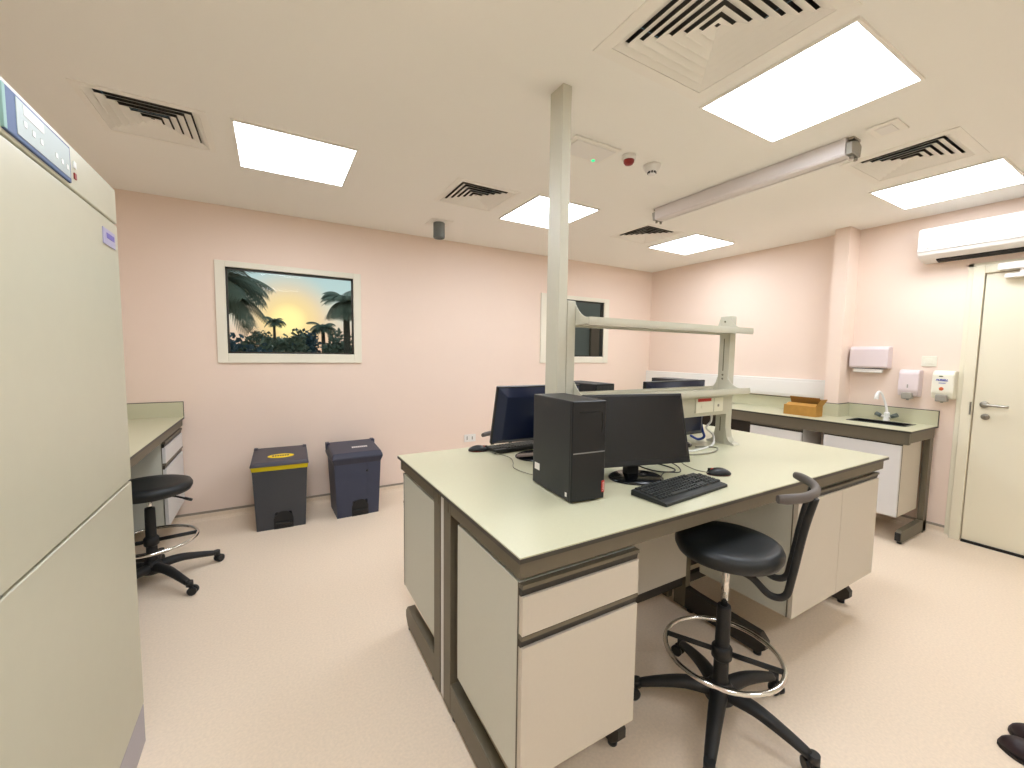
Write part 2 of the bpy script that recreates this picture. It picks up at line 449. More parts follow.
o = thing('emergency_light', 'flat white emergency light with green dot on ceiling by post', 'emergency light', (1.6, 1.93, ZC))
b = MB(); b.box(1.445, 1.775, 1.84, 2.035, ZC-.012, ZC, .004); part('light_body', b, 'vent', o)
part('light_cover', MB().box(1.47, 1.75, 1.86, 2.015, ZC-.018, ZC-.012, .003), 'white_plastic', o)
part('indicator', MB().lathe([(.011, 0), (.010, -.006), (0, -.008)], 16, T((1.70, 2.0, ZC-.017))), 'led_green', o, 'small glowing green dot')
o = thing('alarm_beacon', 'small round white ceiling alarm with red lens', 'alarm', (1.87, 1.875, ZC))
part('alarm_base', MB().lathe([(.042, 0), (.042, -.018), (.036, -.026), (0, -.026)], 28, T((1.87, 1.875, ZC))), 'white_plastic', o)
part('alarm_lens', MB().lathe([(.032, 0), (.031, -.012), (.022, -.024), (0, -.028)], 28, T((1.87, 1.875, ZC-.026))), 'red_dark', o)
o = thing('smoke_detector', 'round white smoke detector on ceiling beside red lens alarm', 'smoke detector', (2.085, 1.89, ZC))
part('detector_base', MB().lathe([(.052, 0), (.052, -.014), (.046, -.018), (.043, -.034), (.034, -.04), (0, -.04)], 32, T((2.085, 1.89, ZC))), 'white_plastic', o)
b = MB()
for i in range(8):
    a = i*PI/4
    b.box(-.004, .004, .019, .027, -.052, -.038, M=T((2.085, 1.89, ZC)) @ RZ(a))
part('sensor_slots', b, 'dark_slot', o)
part('detector_cap', MB().lathe([(.024, -.05), (.021, -.058), (0, -.058)], 24, T((2.085, 1.89, ZC))), 'white_plastic', o)
o = thing('ceiling_sensor', 'grey cylindrical sensor hanging from ceiling above back wall', 'sensor', (1.345, 3.70, ZC))
part('mounting_plate', MB().box(1.245, 1.445, 3.60, 3.80, ZC-.006, ZC, .002), 'vent', o)
part('sensor_body', MB().lathe([(.050, -.006), (.052, -.012), (.052, -.135), (.047, -.142), (.040, -.142), (.036, -.13), (0, -.13)], 32, T((1.345, 3.70, ZC))), 'speaker_grey', o)

# ------------------------------------------------------------------ air conditioner
o = thing('air_conditioner', 'long white wall air conditioner above the door', 'air conditioner', (XR, .8, 2.2))
pr = [(XR, 2.50), (4.60, 2.50), (4.555, 2.485), (4.545, 2.46), (4.545, 2.31), (4.56, 2.28), (4.61, 2.255), (4.70, 2.238), (XR, 2.238)]
b = MB(); b.prism(pr, 'y', .33, 1.325, bev=.006)
part('casing', b, 'white_plastic', o)
part('front_panel', MB().box(4.538, 4.548, .34, 1.315, 2.31, 2.47, .003), 'white_plastic', o)
part('air_outlet', MB().prism([(4.625, 2.253), (4.625, 2.243), (4.69, 2.229), (4.69, 2.240)], 'y', .42, 1.23), 'dark_slot', o, 'dark outlet slot')
part('receiver_window', MB().box(4.535, 4.540, 1.24, 1.27, 2.325, 2.335), 'grey_plastic', o)

# ------------------------------------------------------------------ right wall fittings
o = thing('cable_trunking', 'long white trunking box along right wall above the bench', 'trunking', (XR, 3.1, 1.05))
part('trunking_box', MB().box(XR-.055, XR, CY1+.002, YB-.002, 1.035, 1.225, .006), 'white_plastic', o)
part('trunking_lid', MB().box(XR-.062, XR-.055, CY1+.01, YB-.01, 1.06, 1.20, .003), 'white_plastic', o)

o = thing('towel_dispenser', 'wide white paper towel dispenser on wall above the sink', 'paper towel dispenser', (XR, 1.62, 1.37))
b = MB(); b.prism([(XR, 1.36), (XR-.085, 1.36), (XR-.10, 1.375), (XR-.10, 1.53), (XR-.075, 1.555), (XR, 1.555)], 'y', 1.49, 1.77, bev=.006)
part('dispenser_case', b, 'pink_plastic', o)
part('towel_opening', MB().box(XR-.075, XR-.02, 1.51, 1.75, 1.354, 1.361), 'dark_slot', o)
b = MB(); b.prism([(XR-.07, 1.36), (XR-.045, 1.36), (XR-.05, 1.325), (XR-.07, 1.318), (XR-.08, 1.325)], 'y', 1.53, 1.74, bev=.002)
part('paper_towel', b, 'paper', o)
def dispenser(label, y0, y1, z0, z1, m, san):
    yc = (y0+y1)/2
    o = thing('soap_dispenser' if not san else 'sanitizer_dispenser', label, 'dispenser', (XR, yc, z0))
    b = MB(); b.prism([(XR, z0+.02), (XR-.085, z0+.03), (XR-.105, z0+.08), (XR-.10, z1-.03), (XR-.08, z1), (XR, z1)], 'y', y0, y1, bev=.010)
    c = part('dispenser_case', b, m, o)
    part('push_bar', MB().box(XR-.118, XR-.06, yc-.034, yc+.034, z0+.004, z0+.060, .008), 'grey_plastic', o)
    part('nozzle', MB().cyl(XR-.08, yc, z0-.006, z0+.006, .009, 14), 'grey_plastic', o)
    if san:
        Mt = T((XR-.1055, yc+.005, z1-.075)) @ RZ(-PI/2) @ RX(PI/2)
        part('lettering', text_bm('PURELL', .0215, Mt, .0004, .0007, .3), 'ink_blue', o)
        part('tag_line', MB().box(XR-.1060, XR-.104, yc-.018, yc+.022, z1-.101, z1-.097), 'ink_blue', o)
        part('leaf_mark', MB().lathe([(.014, 0), (.012, .001), (0, .002)], 12, T((XR-.1015, yc+.012, z1-.044)) @ RY(-PI/2), sx=.35, sy=1), 'ink_green', o)
        part('round_sticker', MB().lathe([(.014, 0), (.014, .0015), (0, .0015)], 20, T((XR-.105, yc+.004, z1-.145)) @ RY(-PI/2)), 'orange', o)
    else:
        part('level_window', MB().box(XR-.108, XR-.100, yc-.004, yc+.004, z0+.10, z0+.128), 'grey_plastic', o)
dispenser('pale pink soap dispenser on wall, nearer the towel dispenser', 1.278, 1.410, 1.105, 1.357, 'pink_plastic', False)
dispenser('cream sanitizer dispenser with blue print and orange dot by door', 1.070, 1.200, 1.105, 1.357, 'cream_plastic', True)
o = thing('switch_plate', 'flat white switch plate on wall above the two dispensers', 'switch plate', (XR, 1.25, 1.39))
part('cover_plate', MB().box(XR-.009, XR, 1.203, 1.297, 1.388, 1.474, .003), 'cream_plastic', o)
part('rocker', MB().box(XR-.013, XR-.009, 1.225, 1.275, 1.41, 1.452, .002), 'cream_plastic', o)
o = thing('wall_socket', 'white double wall socket low on back wall left of island', 'socket', (1.9, YB, .49))
part('cover_plate', MB().box(1.835, 1.975, YB-.010, YB, .445, .53, .003), 'white_plastic', o)
b = MB(); b.box(1.862, 1.872, YB-.014, YB-.009, .47, .51); b.box(1.925, 1.937, YB-.014, YB-.009, .47, .505)
part('socket_switch', b, 'grey_plastic', o)

# ------------------------------------------------------------------ laboratory furniture
def cabinet(name, label, x, y, rz, w, dp, z0, z1, rows, mside='panel_grey', mfront='panel', group=None, hs=.030, cat='cabinet'):
    # local frame: front faces -y, x from 0 to w; rows = list of (kind, height, columns) from the top
    o = thing(name, label, cat, (x, y, 0), rz, group)
    c = MB(); c.box(0, w, .020, dp, z0, z1, .0015); part('carcass', c, mside, o, world=False)
    for xx in (-.0012, w-.0008): part('edge_band', MB().box(xx, xx+.002, .0195, .0235, z0, z1), 'frame', o, world=False)
    z = z1
    for kind, hgt, n in rows:
        hb = MB(); lip = hs*.42
        hb.prism([(-.001, z), (-.001, z-lip*.8), (.003, z-lip), (.019, z-lip), (.019, z)], 'x', .001, w-.001)
        ch = MB(); ch.prism([(.004, z-lip), (.009, z-hs-.002), (.0199, z-hs-.002), (.0199, z-lip)], 'x', .001, w-.001)  # channel below the lip coloured darker to carry its shade
        zt = z-hs; zb = z-hgt
        for k in range(n):
            f = MB(); a = w*k/n+.0015; bq = w*(k+1)/n-.0015
            f.box(a, bq, 0, .0190, zb+.001, zt-.001, .001)
            part(kind, f, mfront, o, world=False)
        q = part('handle_profile', hb, 'frame', o, world=False); part('shaded_channel', ch, 'frame_dark', q, world=False)
        z = zb
    return o
ZT = .9
# island
IX0, IX1, IY0, IY1, IYM = .561, 2.988, .915, 2.184, 1.5495
o = thing('island_worktop', 'large pale cream worktop of the central island bench', 'worktop', (1.77, IYM, ZT-.016))
part('laminate_top', MB().box(IX0+.0015, IX1-.0015, IY0+.0015, IY1-.0015, ZT-.004, ZT), 'laminate', o)
part('dark_core', MB().box(IX0, IX1, IY0, IY1, ZT-.0165, ZT-.004), 'edge', o, 'dark edge of the worktop')
def bench_frame(label, s, xs_, y_out, group):
    # s=-1 front bench (outwards is -y), s=+1 rear bench
    o = thing('bench_frame', label, 'bench frame', (1.77, IYM+s*.3, 0), group=group)
    ym = IYM+s*.012
    def B(b, x0, x1, ya, yb, z0, z1, bev=0): b.box(x0, x1, min(ya, yb), max(ya, yb), z0, z1, bev)
    r = MB(); B(r, IX0+.012, IX1-.012, y_out, y_out-s*.030, .828, .883, .002); part('front_rail', r, 'frame', o)
    r = MB(); B(r, IX0+.012, IX1-.012, IYM+s*.035, IYM+s*.075, .828, .883, .002); part('rear_rail', r, 'frame', o)
    r = MB(); B(r, IX0+.05, IX1-.05, IYM+s*.045, IYM+s*.075, .135, .185, .002); part('lower_rail', r, 'frame_dark', o)
    for i, x in enumerate(xs_):
        L = MB(); B(L, x, x+.040, IYM+s*.020, IYM+s*.095, .012, .883, .002)
        part('post', L, 'frame', o)
        q = MB(); B(q, x, x+.040, IYM+s*.095, y_out-s*.030, .828, .883, .002); part('side_rail', q, 'frame', o)
        yo = y_out-s*.075
        f = MB(); pts = [(IYM+s*.095, .015), (IYM+s*.095, .135), (IYM+s*.16, .128), (yo-s*.03, .118), (yo, .085), (yo, .05), (yo-s*.035, .015)]
        f.prism(pts, 'x', x+.001, x+.041, bev=.002)
        ft = part('foot', f, 'frame_dark' if i else 'frame', o)
        for yg in (yo-s*.045, IYM+s*.12): part('levelling_glide', MB().cyl(x+.02, yg, 0, .018, .018, 14), 'black', ft)
    return o
GF = 'steel frames of the island'
bench_frame('taupe steel frame of the island, near side with stool', -1, [.575, 1.045, 2.000, 2.875], IY0+.018, GF)
bench_frame('taupe steel frame of the island, far side facing back wall', 1, [.575, 1.045, 2.000, 2.875], IY1-.018, GF)
o = solo('filler_strip', MB().box(.578, .612, IYM-.018, IYM+.018, .012, .883, .001), 'panel_white', 'narrow white upright strip between the two island end posts', 'panel', (.595, IYM, .012))
ZB0, ZB1 = .212, .814
cabinet('drawer_cabinet', 'cream drawer cabinet at near left corner of island', .577, .925, 0, .452, .462, ZB0, ZB1, [('drawer', .150, 1), ('door', ZB1-ZB0-.150, 1)], group='island cabinets', hs=.034)
cabinet('double_door_cabinet', 'wide two-door cream cabinet at near right of island', 2.042, .925, 0, .862, .475, .24, ZB1+.004, [('door', ZB1+.004-.24, 2)], group='island cabinets')
cabinet('drawer_cabinet', 'cream drawer cabinet at far left corner of island', .577+.452, IY1-.05, PI, .452, .49, ZB0, ZB1, [('drawer', .150, 1), ('door', ZB1-ZB0-.150, 1)], group='island cabinets', hs=.034)
cabinet('double_door_cabinet', 'two-door cream cabinet at far right of island', 2.904, IY1-.05, PI, .862, .46, .24, ZB1+.004, [('door', ZB1+.004-.24, 2)], group='island cabinets')
solo('knee_panel', MB().box(1.032, 2.036, 1.455, 1.473, .20, .826, .001), 'panel', 'plain cream back panel under the island behind the stool', 'panel', (1.5, 1.46, .2))

# right bench
RX0, RY0 = 4.172, 1.16
o = thing('wall_worktop', 'pale cream worktop along right wall with sink and upstand', 'worktop', (4.46, 2.7, ZT-.016))
SK = (4.42, 4.62, 1.275, 1.655)
def top_cells(z, z2, d=0):
    b = MB()
    X = [RX0+d, SK[0], CX, SK[1], XR]; Y = [RY0+d, SK[2], SK[3], CY0, CY1, YB]
    X = sorted(X)
    for a, c in zip(X, X[1:]):
        for e, f in zip(Y, Y[1:]):
            mx, my = (a+c)/2, (e+f)/2
            if SK[0] < mx < SK[1] and SK[2] < my < SK[3]: continue
            if mx > CX and CY0 < my < CY1: continue
            b.box(a, c, e, f, z, z2)
    return b
part('laminate_top', top_cells(ZT-.004, ZT, .0015), 'laminate', o)
part('dark_core', top_cells(ZT-.0165, ZT-.004), 'edge', o, 'dark edge of the worktop')
def upstand(segs, o):
    b = MB(); c = MB()
    for x0, x1, y0, y1 in segs:
        b.box(x0, x1, y0, y1, ZT+.0005, 1.020); c.box(x0-.0005, x1+.0005, y0-.0005, y1+.0005, 1.020, 1.0245)
    part('upstand', b, 'laminate', o); part('upstand_edge', c, 'edge', o)
upstand([(XR-.014, XR-.001, RY0+.003, CY0-.0005), (CX-.014, XR-.001, CY0-.014, CY0-.0005), (CX-.014, CX-.0005, CY0, CY1), (XR-.014, XR-.001, CY1+.001, YB-.001)], o)
part('upstand_end', MB().box(XR-.0145, XR-.0005, RY0, RY0+.003, ZT, 1.0245), 'edge', o)
o = thing('sink_basin', 'black rectangular sink basin set into right wall worktop', 'sink', (4.52, 1.46, ZT))
x0, x1, y0, y1 = SK
b = MB(); e = .012
b.box(x0-e, x0+.004, y0-e, y1+e, ZT+.0005, ZT+.004); b.box(x1-.004, x1+e, y0-e, y1+e, ZT+.0005, ZT+.004); b.box(x0, x1, y0-e, y0+.004, ZT+.0005, ZT+.004); b.box(x0, x1, y1-.004, y1+e, ZT+.0005, ZT+.004)
part('sink_rim', b, 'sink_black', o)
b = MB(); zb = ZT-.105; t_ = .004
b.box(x0+.001, x1-.001, y0+.001, y1-.001, zb, zb+t_); b.box(x0+.001, x0+.001+t_, y0+.001, y1-.001, zb, ZT+.001); b.box(x1-.001-t_, x1-.001, y0+.001, y1-.001, zb, ZT+.001)
b.box(x0+.001, x1-.001, y0+.001, y0+.001+t_, zb, ZT+.001); b.box(x0+.001, x1-.001, y1-.001-t_, y1-.001, zb, ZT+.001)
part('bowl', b, 'sink_black', o)
part('drain', MB().cyl(4.52, 1.46, zb+t_, zb+t_+.003, .03, 20), 'steel', o)
tx, ty = 4.685, 1.475
o = thing('sink_tap', 'white swan-neck tap with two grey handles behind the sink', 'tap', (tx, ty, ZT))
part('tap_body', MB().lathe([(.026, .001), (.026, .012), (.020, .02), (.018, .055), (.022, .065), (.016, .078), (0, .08)], 24, T((tx, ty, ZT))), 'tap_white', o)
b = MB(); b.tube([(tx, ty, ZT+.07), (tx-.003, ty+.008, ZT+.13), (tx-.010, ty+.028, ZT+.20), (tx-.022, ty+.042, ZT+.243), (tx-.045, ty+.052, ZT+.252), (tx-.062, ty+.058, ZT+.225), (tx-.066, ty+.060, ZT+.19)], [.010, .009, .0085, .009, .012, .015, .016], 12, n=5)
part('spout', b, 'tap_white', o)
for s in (-1, 1):
    b = MB(); b.tube([(tx, ty, ZT+.035), (tx-.01, ty+s*.035, ZT+.042)], .011, 12)
    q = part('valve_stem', b, 'tap_white', o)
    b = MB(); b.tube([(tx-.01, ty+s*.035, ZT+.042), (tx-.014, ty+s*.075, ZT+.062)], [.017, .019], 10)
    part('tap_handle', b, 'tap_grey', q)
o = thing('bench_frame', 'dark taupe steel frame under the right wall worktop', 'bench frame', (4.45, 2.7, 0))
part('front_rail', MB().box(RX0+.012, RX0+.045, RY0+.012, YB-.01, .790, .883, .002), 'frame', o)
part('side_rail', MB().box(RX0+.045, XR-.03, RY0+.012, RY0+.042, .800, .883, .002), 'frame', o)
for y in (RY0+.012, 1.80, 2.42, 3.2):
    L = MB(); L.box(4.640, 4.715, y, y+.040, .012, .80, .002)
    part('post', L, 'frame', o)
    f = MB(); f.prism([(4.715, .015), (4.715, .10), (4.60, .115), (4.22, .105), (4.19, .085), (4.19, .045), (4.215, .015)], 'x' if 0 else 'y', y, y+.040, bev=.002)
    ft = part('foot', f, 'frame', o)
    part('foot_end_cap', MB().box(4.180, 4.192, y+.002, y+.038, .03, .095, .003), 'black', ft)
    
    for xg in (4.23, 4.68): part('levelling_glide', MB().cyl(xg, y+.02, 0, .018, .016, 14), 'black', ft)
# two cabinets: front faces -x -> rz = -90 deg (local -y -> world -x)
cabinet('sink_cabinet', 'white cabinet hung under the sink at the bench end', RX0+.022, 1.74, -PI/2, .525, .42, .205, .788, [('door', .583, 1)], mside='panel', mfront='panel_white', group='cabinets under right wall worktop', hs=.012)
cabinet('wall_bench_cabinet', 'white cabinet under right wall worktop left of the dark gap', RX0+.022, 2.39, -PI/2, .475, .42, .205, .788, [('door', .583, 1)], mside='panel_white', mfront='panel_white', group='cabinets under right wall worktop', hs=.03)
solo('knee_panel', MB().box(4.60, 4.614, 1.84, 4.2, .0, .79), 'frame_dark', 'back panel under right wall worktop, darkened for shade in the gap', 'panel', (4.6, 2.9, 0))  # dark colour stands in for shade in the knee space

# left bench
LX1 = -.644
o = thing('side_worktop', 'pale worktop with upstand beside the tall cream cabinet', 'worktop', (-.97, 3.2, ZT-.016))
part('laminate_top', MB().box(XL+.002, LX1-.0015, 1.98, YB-.002, ZT-.004, ZT), 'laminate', o)
part('dark_core', MB().box(XL+.002, LX1, 1.98, YB-.002, ZT-.0165, ZT-.004), 'edge', o, 'dark edge of the worktop')
upstand([(XL+.016, LX1-.003, YB-.015, YB-.0015), (XL+.002, XL+.015, 1.98, YB-.002)], o)
part('upstand_end', MB().box(LX1-.003, LX1, YB-.0155, YB-.001, ZT, 1.0245), 'edge', o)
o = thing('bench_frame', 'taupe steel frame under worktop beside tall cream cabinet', 'bench frame', (-.97, 3.2, 0))
part('front_rail', MB().box(LX1-.045, LX1-.012, 1.98, YB-.012, .828, .883, .002), 'frame', o)
for y in (2.0, 3.455):
    part('post', MB().box(XL+.06, XL+.13, y, y+.040, .012, .883, .002), 'frame_dark', o)
    part('side_rail', MB().box(XL+.13, LX1-.045, y, y+.040, .828, .883, .002), 'frame_dark', o)
    f = MB(); f.prism([(XL+.13, .015), (XL+.13, .10), (LX1-.12, .10), (LX1-.085, .08), (LX1-.085, .04), (LX1-.11, .015)], 'y', y, y+.040, bev=.002)
    ft = part('foot', f, 'frame_dark', o)
    
    for xg in (LX1-.13, XL+.15): part('levelling_glide', MB().cyl(xg, y+.02, 0, .018, .016, 14), 'black', ft)
cabinet('drawer_cabinet', 'white drawer cabinet under worktop in the left back corner', LX1-.014, 3.60, PI/2, .60, .46, .215, .814, [('drawer', .150, 1), ('door', .449, 1)], mfront='panel_white', hs=.04)
part_back = solo('knee_panel', MB().box(XL+.02, XL+.034, 2.0, 3.45, .0, .82), 'panel_grey', 'grey back panel under left worktop behind black stool', 'panel', (XL+.03, 2.7, 0))

# ------------------------------------------------------------------ tall refrigerator
FX, FY0, FY1 = -.446, .84, 1.908
o = thing('tall_refrigerator', 'tall cream two-door laboratory refrigerator cut off at the left', 'refrigerator', (-.86, 1.37, 0))
part('body', MB().box(XL+.03, FX-.045, FY0+.004, FY1-.004, .012, 1.975, .006), 'fridge', o)
part('door_gasket', MB().box(FX-.045, FX-.030, FY0+.012, FY1-.012, .15, 1.97), 'gasket', o)
part('upper_door', MB().box(FX-.032, FX, FY0, FY1, .992, 1.862, .004, 3), 'fridge', o)
part('lower_door', MB().box(FX-.032, FX, FY0, FY1, .150, .985, .004, 3), 'fridge', o)
hd = part('header_panel', MB().box(FX-.032, FX, FY0, FY1, 1.867, 1.98, .004, 3), 'fridge', o)
part('plinth', MB().box(FX-.05, FX-.001, FY0+.004, FY1-.001, .0, .146, .002), 'fridge_plinth', o, 'grey plinth')
cp = part('control_panel', MB().box(FX-.002, FX+.005, 1.222, 1.532, 1.876, 1.966, .002), 'blue', o, 'blue-framed control panel')
part('panel_side', MB().box(FX-.001, FX+.0055, 1.219, 1.231, 1.878, 1.964, .001), 'teal', cp)
part('display', MB().box(FX+.004, FX+.0062, 1.268, 1.523, 1.886, 1.960, .0005), 'display', cp)
for i, (y, z) in enumerate([(1.30, 1.918), (1.335, 1.914), (1.37, 1.912), (1.445, 1.912), (1.475, 1.910), (1.505, 1.908)]):
    part('button', MB().box(FX+.006, FX+.0075, y-.006, y+.006, z-.006, z+.006, .0005), 'button', cp)
part('readout', MB().box(FX+.006, FX+.0072, 1.295, 1.385, 1.935, 1.956, .0005), 'button', cp)
part('key_switch', MB().box(FX, FX+.004, 1.560, 1.574, 1.925, 1.943, .001), 'button', o)
part('indicator', MB().box(FX, FX+.003, 1.562, 1.576, 1.898, 1.914, .001), 'red_dark', o)
bd = part('badge', MB().box(FX, FX+.003, 1.757, 1.868, 1.775, 1.825, .001), 'badge_lilac', o, 'small lilac badge')
part('badge_print', MB().box(FX+.003, FX+.004, 1.785, 1.855, 1.797, 1.813), 'violet_ink', bd)
for y in (FY0+.08, FY1-.08):
    for x in (XL+.1, FX-.1):
        part('castor', MB().cyl(x, y, 0, .014, .03, 16), 'black', o)

# ------------------------------------------------------------------ pedal bins
def bin_(label, x, y, rz, mb_, ml, yellow):
    o = thing('pedal_bin', label, 'bin', (x, y, 0), rz, 'pedal bins by the back wall')
    b = MB()
    def fr(x0, x1, y0, y1, z0, z1):    # slice of a body that widens upwards
        def k(z): return 1+.12*z/.52
        b.frust((x0*k(z0), x1*k(z0), y0*k(z0), y1*k(z0)), (x0*k(z1), x1*k(z1), y0*k(z1), y1*k(z1)), z0, z1)
    w = .175; dp = .165
    fr(-w, w, -dp+.055, dp, .0, .135)
    fr(-w, -.045, -dp, -dp+.055, 0, .135); fr(.075, w, -dp, -dp+.055, 0, .135)
    fr(-w, w, -dp, dp, .135, .50)
    b.frust((.072, .078, -dp*1.03-.004, -dp*1.03), (.080, .086, -dp*1.11-.004, -dp*1.11), .14, .49)
    part('bin_body', b, mb_, o, world=False)
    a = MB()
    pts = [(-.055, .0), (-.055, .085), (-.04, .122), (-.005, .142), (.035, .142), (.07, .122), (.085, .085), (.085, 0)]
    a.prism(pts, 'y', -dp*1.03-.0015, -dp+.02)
    part('recess_shade', a, 'black', o, world=False)  # black block in the notch stands in for the recess shade
    p = MB(); p.box(-.042, .072, -dp-.022, -dp+.0, .030, .056, .006); part('foot_pedal', p, 'stool_black', o, world=False)
    W, D = w*1.13, dp*1.13
    if yellow:
        l = MB(); l.frust((-W, W, -D, D), (-W-.008, W+.008, -D-.008, D+.008), .490, .535, .004); part('liner_band', l, 'yellow', o, 'yellow liner band', world=False)
        l = MB(); l.frust((-W-.012, W+.012, -D-.020, D+.012), (-W-.002, W+.002, -D-.006, D+.002), .528, (.562, .603), .008, 3); part('lid', l, ml, o, world=False)
        
        for xa in (-W-.002, W-.028): part('lid_hinge', MB().box(xa, xa+.030, D-.05, D+.004, .56, .608, .004), ml, o, world=False)
        M = T((0.005, -.055, .5735)) @ RX(math.atan2(.041, 2*D+.008))
        part('oval_label', MB().lathe([(.098, 0), (.098, .003), (.09, .005), (0, .005)], 36, M, sy=.52), 'yellow_label', o, 'yellow oval label', world=False)
        q = MB()
        for i in range(7): q.box(-.062+i*.018, -.050+i*.018, -.015, .013, .004, .0065, M=M)
        part('label_print', q, 'bin_grey', o, world=False)
    else:
        l = MB(); l.frust((-W+.004, W-.004, -D+.004, D-.004), (-W-.016, W+.016, -D-.014, D+.008), .47, .525, .005)
        l.frust((-W-.018, W+.018, -D-.018, D+.010), (-W-.002, W+.002, -D+.012, D+.002), .524, (.57, .607), .012, 3); part('lid', l, ml, o, world=False)
        
        for xa in (-W-.016, W-.016): part('lid_hinge', MB().box(xa, xa+.032, D-.07, D+.0, .55, .614, .005), ml, o, world=False)
        M = T((0.045, -.03, .583)) @ RX(math.atan2(.037, 2*D-.01))
        q = MB()
        for i in range(8): q.box(-.066+i*.017, -.053+i*.017, -.018, .020, -.002, .0025, M=M)
        q.box(-.085, -.062, -.004, .012, -.002, .0014, M=M)
        part('label_print', q, 'white_plastic', o, 'white print on the lid', world=False)
        part('lock_hole', MB().lathe([(.010, 0), (.010, .004), (0, .004)], 16, T((.075, -dp*1.10, .40)) @ RX(PI/2)), 'black', o, world=False)
    return o
bin_('dark grey pedal bin with yellow band and yellow oval label', .030, 3.935, math.radians(-2), 'bin_grey', 'bin_lid', True)
bin_('navy pedal bin with white print on the lid', .612, 3.925, math.radians(2), 'bin_navy', 'bin_lid_navy', False)

# ------------------------------------------------------------------ stools
def stool(label, x, y, rz, a0, zseat, zring, back=None, lever=False, R=.32, seat_r=.200, name='lab_stool', tilt=0, gas=.275, ring_r=.213, sa=105):
    o = thing(name, label, 'stool', (x, y, 0), rz, 'black laboratory stools')
    zs = zseat
    M = T((0, 0, zs)) @ RX(tilt)
    part('seat', MB().lathe([(.0, -.068), (.10, -.068), (seat_r-.035, -.066), (seat_r-.010, -.056), (seat_r, -.036), (seat_r, -.020), (seat_r-.007, -.006), (seat_r-.028, .002), (seat_r-.08, .001), (0, -.003)], 56, M), 'leather', o, world=False)
    part('seat_plate', MB().lathe([(.075, -.082), (.085, -.062), (0, -.062)], 28, T((0, 0, zs))), 'stool_black', o, world=False)
    part('gas_lift', MB().lathe([(.0135, zs-gas-.03), (.0135, zs-.075)], 20), 'chrome', o, world=False)
    part('column_sleeve', MB().lathe([(.036, .10), (.034, .14), (.028, .16), (.026, zs-gas-.01), (.024, zs-gas), (.013, zs-gas)], 24), 'stool_black', o, world=False)
    fr = MB(); fr.ring(ring_r, .0095, z=zring, seg=56, rs=12)
    f = part('foot_ring', fr, 'chrome', o, world=False)
    sp = MB(); 
    for q in (math.radians(sa), math.radians(sa)+PI):
        c, s = math.cos(q), math.sin(q)
        sp.tube([(c*.02, s*.02, zring), (c*(ring_r-.005), s*(ring_r-.005), zring)], .010, 8, flat=(.7, 1.2))
    part('ring_spoke', sp, 'stool_black', f, world=False)
    part('ring_hub', MB().lathe([(.030, zring-.03), (.038, zring-.02), (.038, zring+.02), (.030, zring+.03)], 24), 'stool_black', f, world=False)
    part('base_hub', MB().lathe([(.055, .075), (.055, .12), (.042, .135), (.036, .15)], 28), 'stool_black', o, world=False)
    for k in range(5):
        a = math.radians(a0+72*k); c, s = math.cos(a), math.sin(a)
        L = MB(); L.tube([(c*.03, s*.03, .108), (c*.13, s*.13, .112), (c*.23, s*.23, .092), (c*(R-.01), s*(R-.01), .068)], [.034, .029, .024, .019], 12, n=4, flat=(1, .85))
        L.cyl(c*R, s*R, .052, .082, .019, 16)
        l = part('base_leg', L, 'stool_black', o, world=False)
        w = MB(); ph = a+.6*(-1)**k+k
        ox, oy = math.cos(ph)*.016, math.sin(ph)*.016
        for sd in (-.014, .014):
            Mw = T((c*R+ox-math.sin(ph)*sd, s*R+oy+math.cos(ph)*sd, .0255)) @ RZ(ph) @ RX(PI/2)
            w.lathe([(.018, -.008), (.025, -.006), (.025, .006), (.018, .008)], 20, Mw)
        w.tube([(c*R, s*R, .055), (c*R+ox, s*R+oy, .03)], .010, 8)
        part('castor', w, 'black', l, world=False)
    if lever:
        v = MB(); v.tube([(.06, 0, zs-.07), (.16, -.0, zs-.085), (.235, -.0, zs-.105)], .006, 8, M=RZ(lever)); v.tube([(.20, 0, zs-.095), (.242, 0, zs-.107)], .009, 8, M=RZ(lever))
        part('height_lever', v, 'stool_black', o, world=False)
    if back:
        # back lies towards local -y
        zb, rb = back
        for s in (-1, 1):
            t = MB(); t.tube([(s*.078, -.02, zs-.078), (s*.078, -.09, zs-.095), (s*.078, -.150, zs-.142), (s*.078, -.196, zs-.130), (s*.078, -.212, zs-.06), (s*.078, -.238, (zs+zb)/2), (s*.078, -.262, zb-.005)], .0125, 12, n=6)
            part('back_tube', t, 'stool_black', o, world=False)
        t = MB(); pts = []; rr = []
        for i in range(15):
            a = math.radians(-90-64+110*i/14); pts.append((.022+rb*math.cos(a), -.268+rb*.85+rb*.85*math.sin(a), zb)); rr.append(.0150)
        t.tube(pts, [.012]+rr[1:-1]+[.012], 14, n=2, flat=(.95, 1.15))
        part('backrest', t, 'arm_grey', o, 'curved grey-black armrest bar', world=False)
    return o
SX, SY = 1.532, .935
stool('black drafting stool with curved backrest at near side of island', SX, SY, math.radians(26), 64-26, .738, .268, back=(.982, .232), seat_r=.193, sa=93)
stool('low backless black stool beside the tall cream refrigerator', -.68, 3.235, 0, -50, .630, .27, lever=math.radians(-24), R=.335, seat_r=.215, ring_r=.228, gas=.15, sa=8)
stool('black stool behind island, only its backrest end showing', 1.50, 2.50, PI, 30, .60, .25, back=(.845, .215))

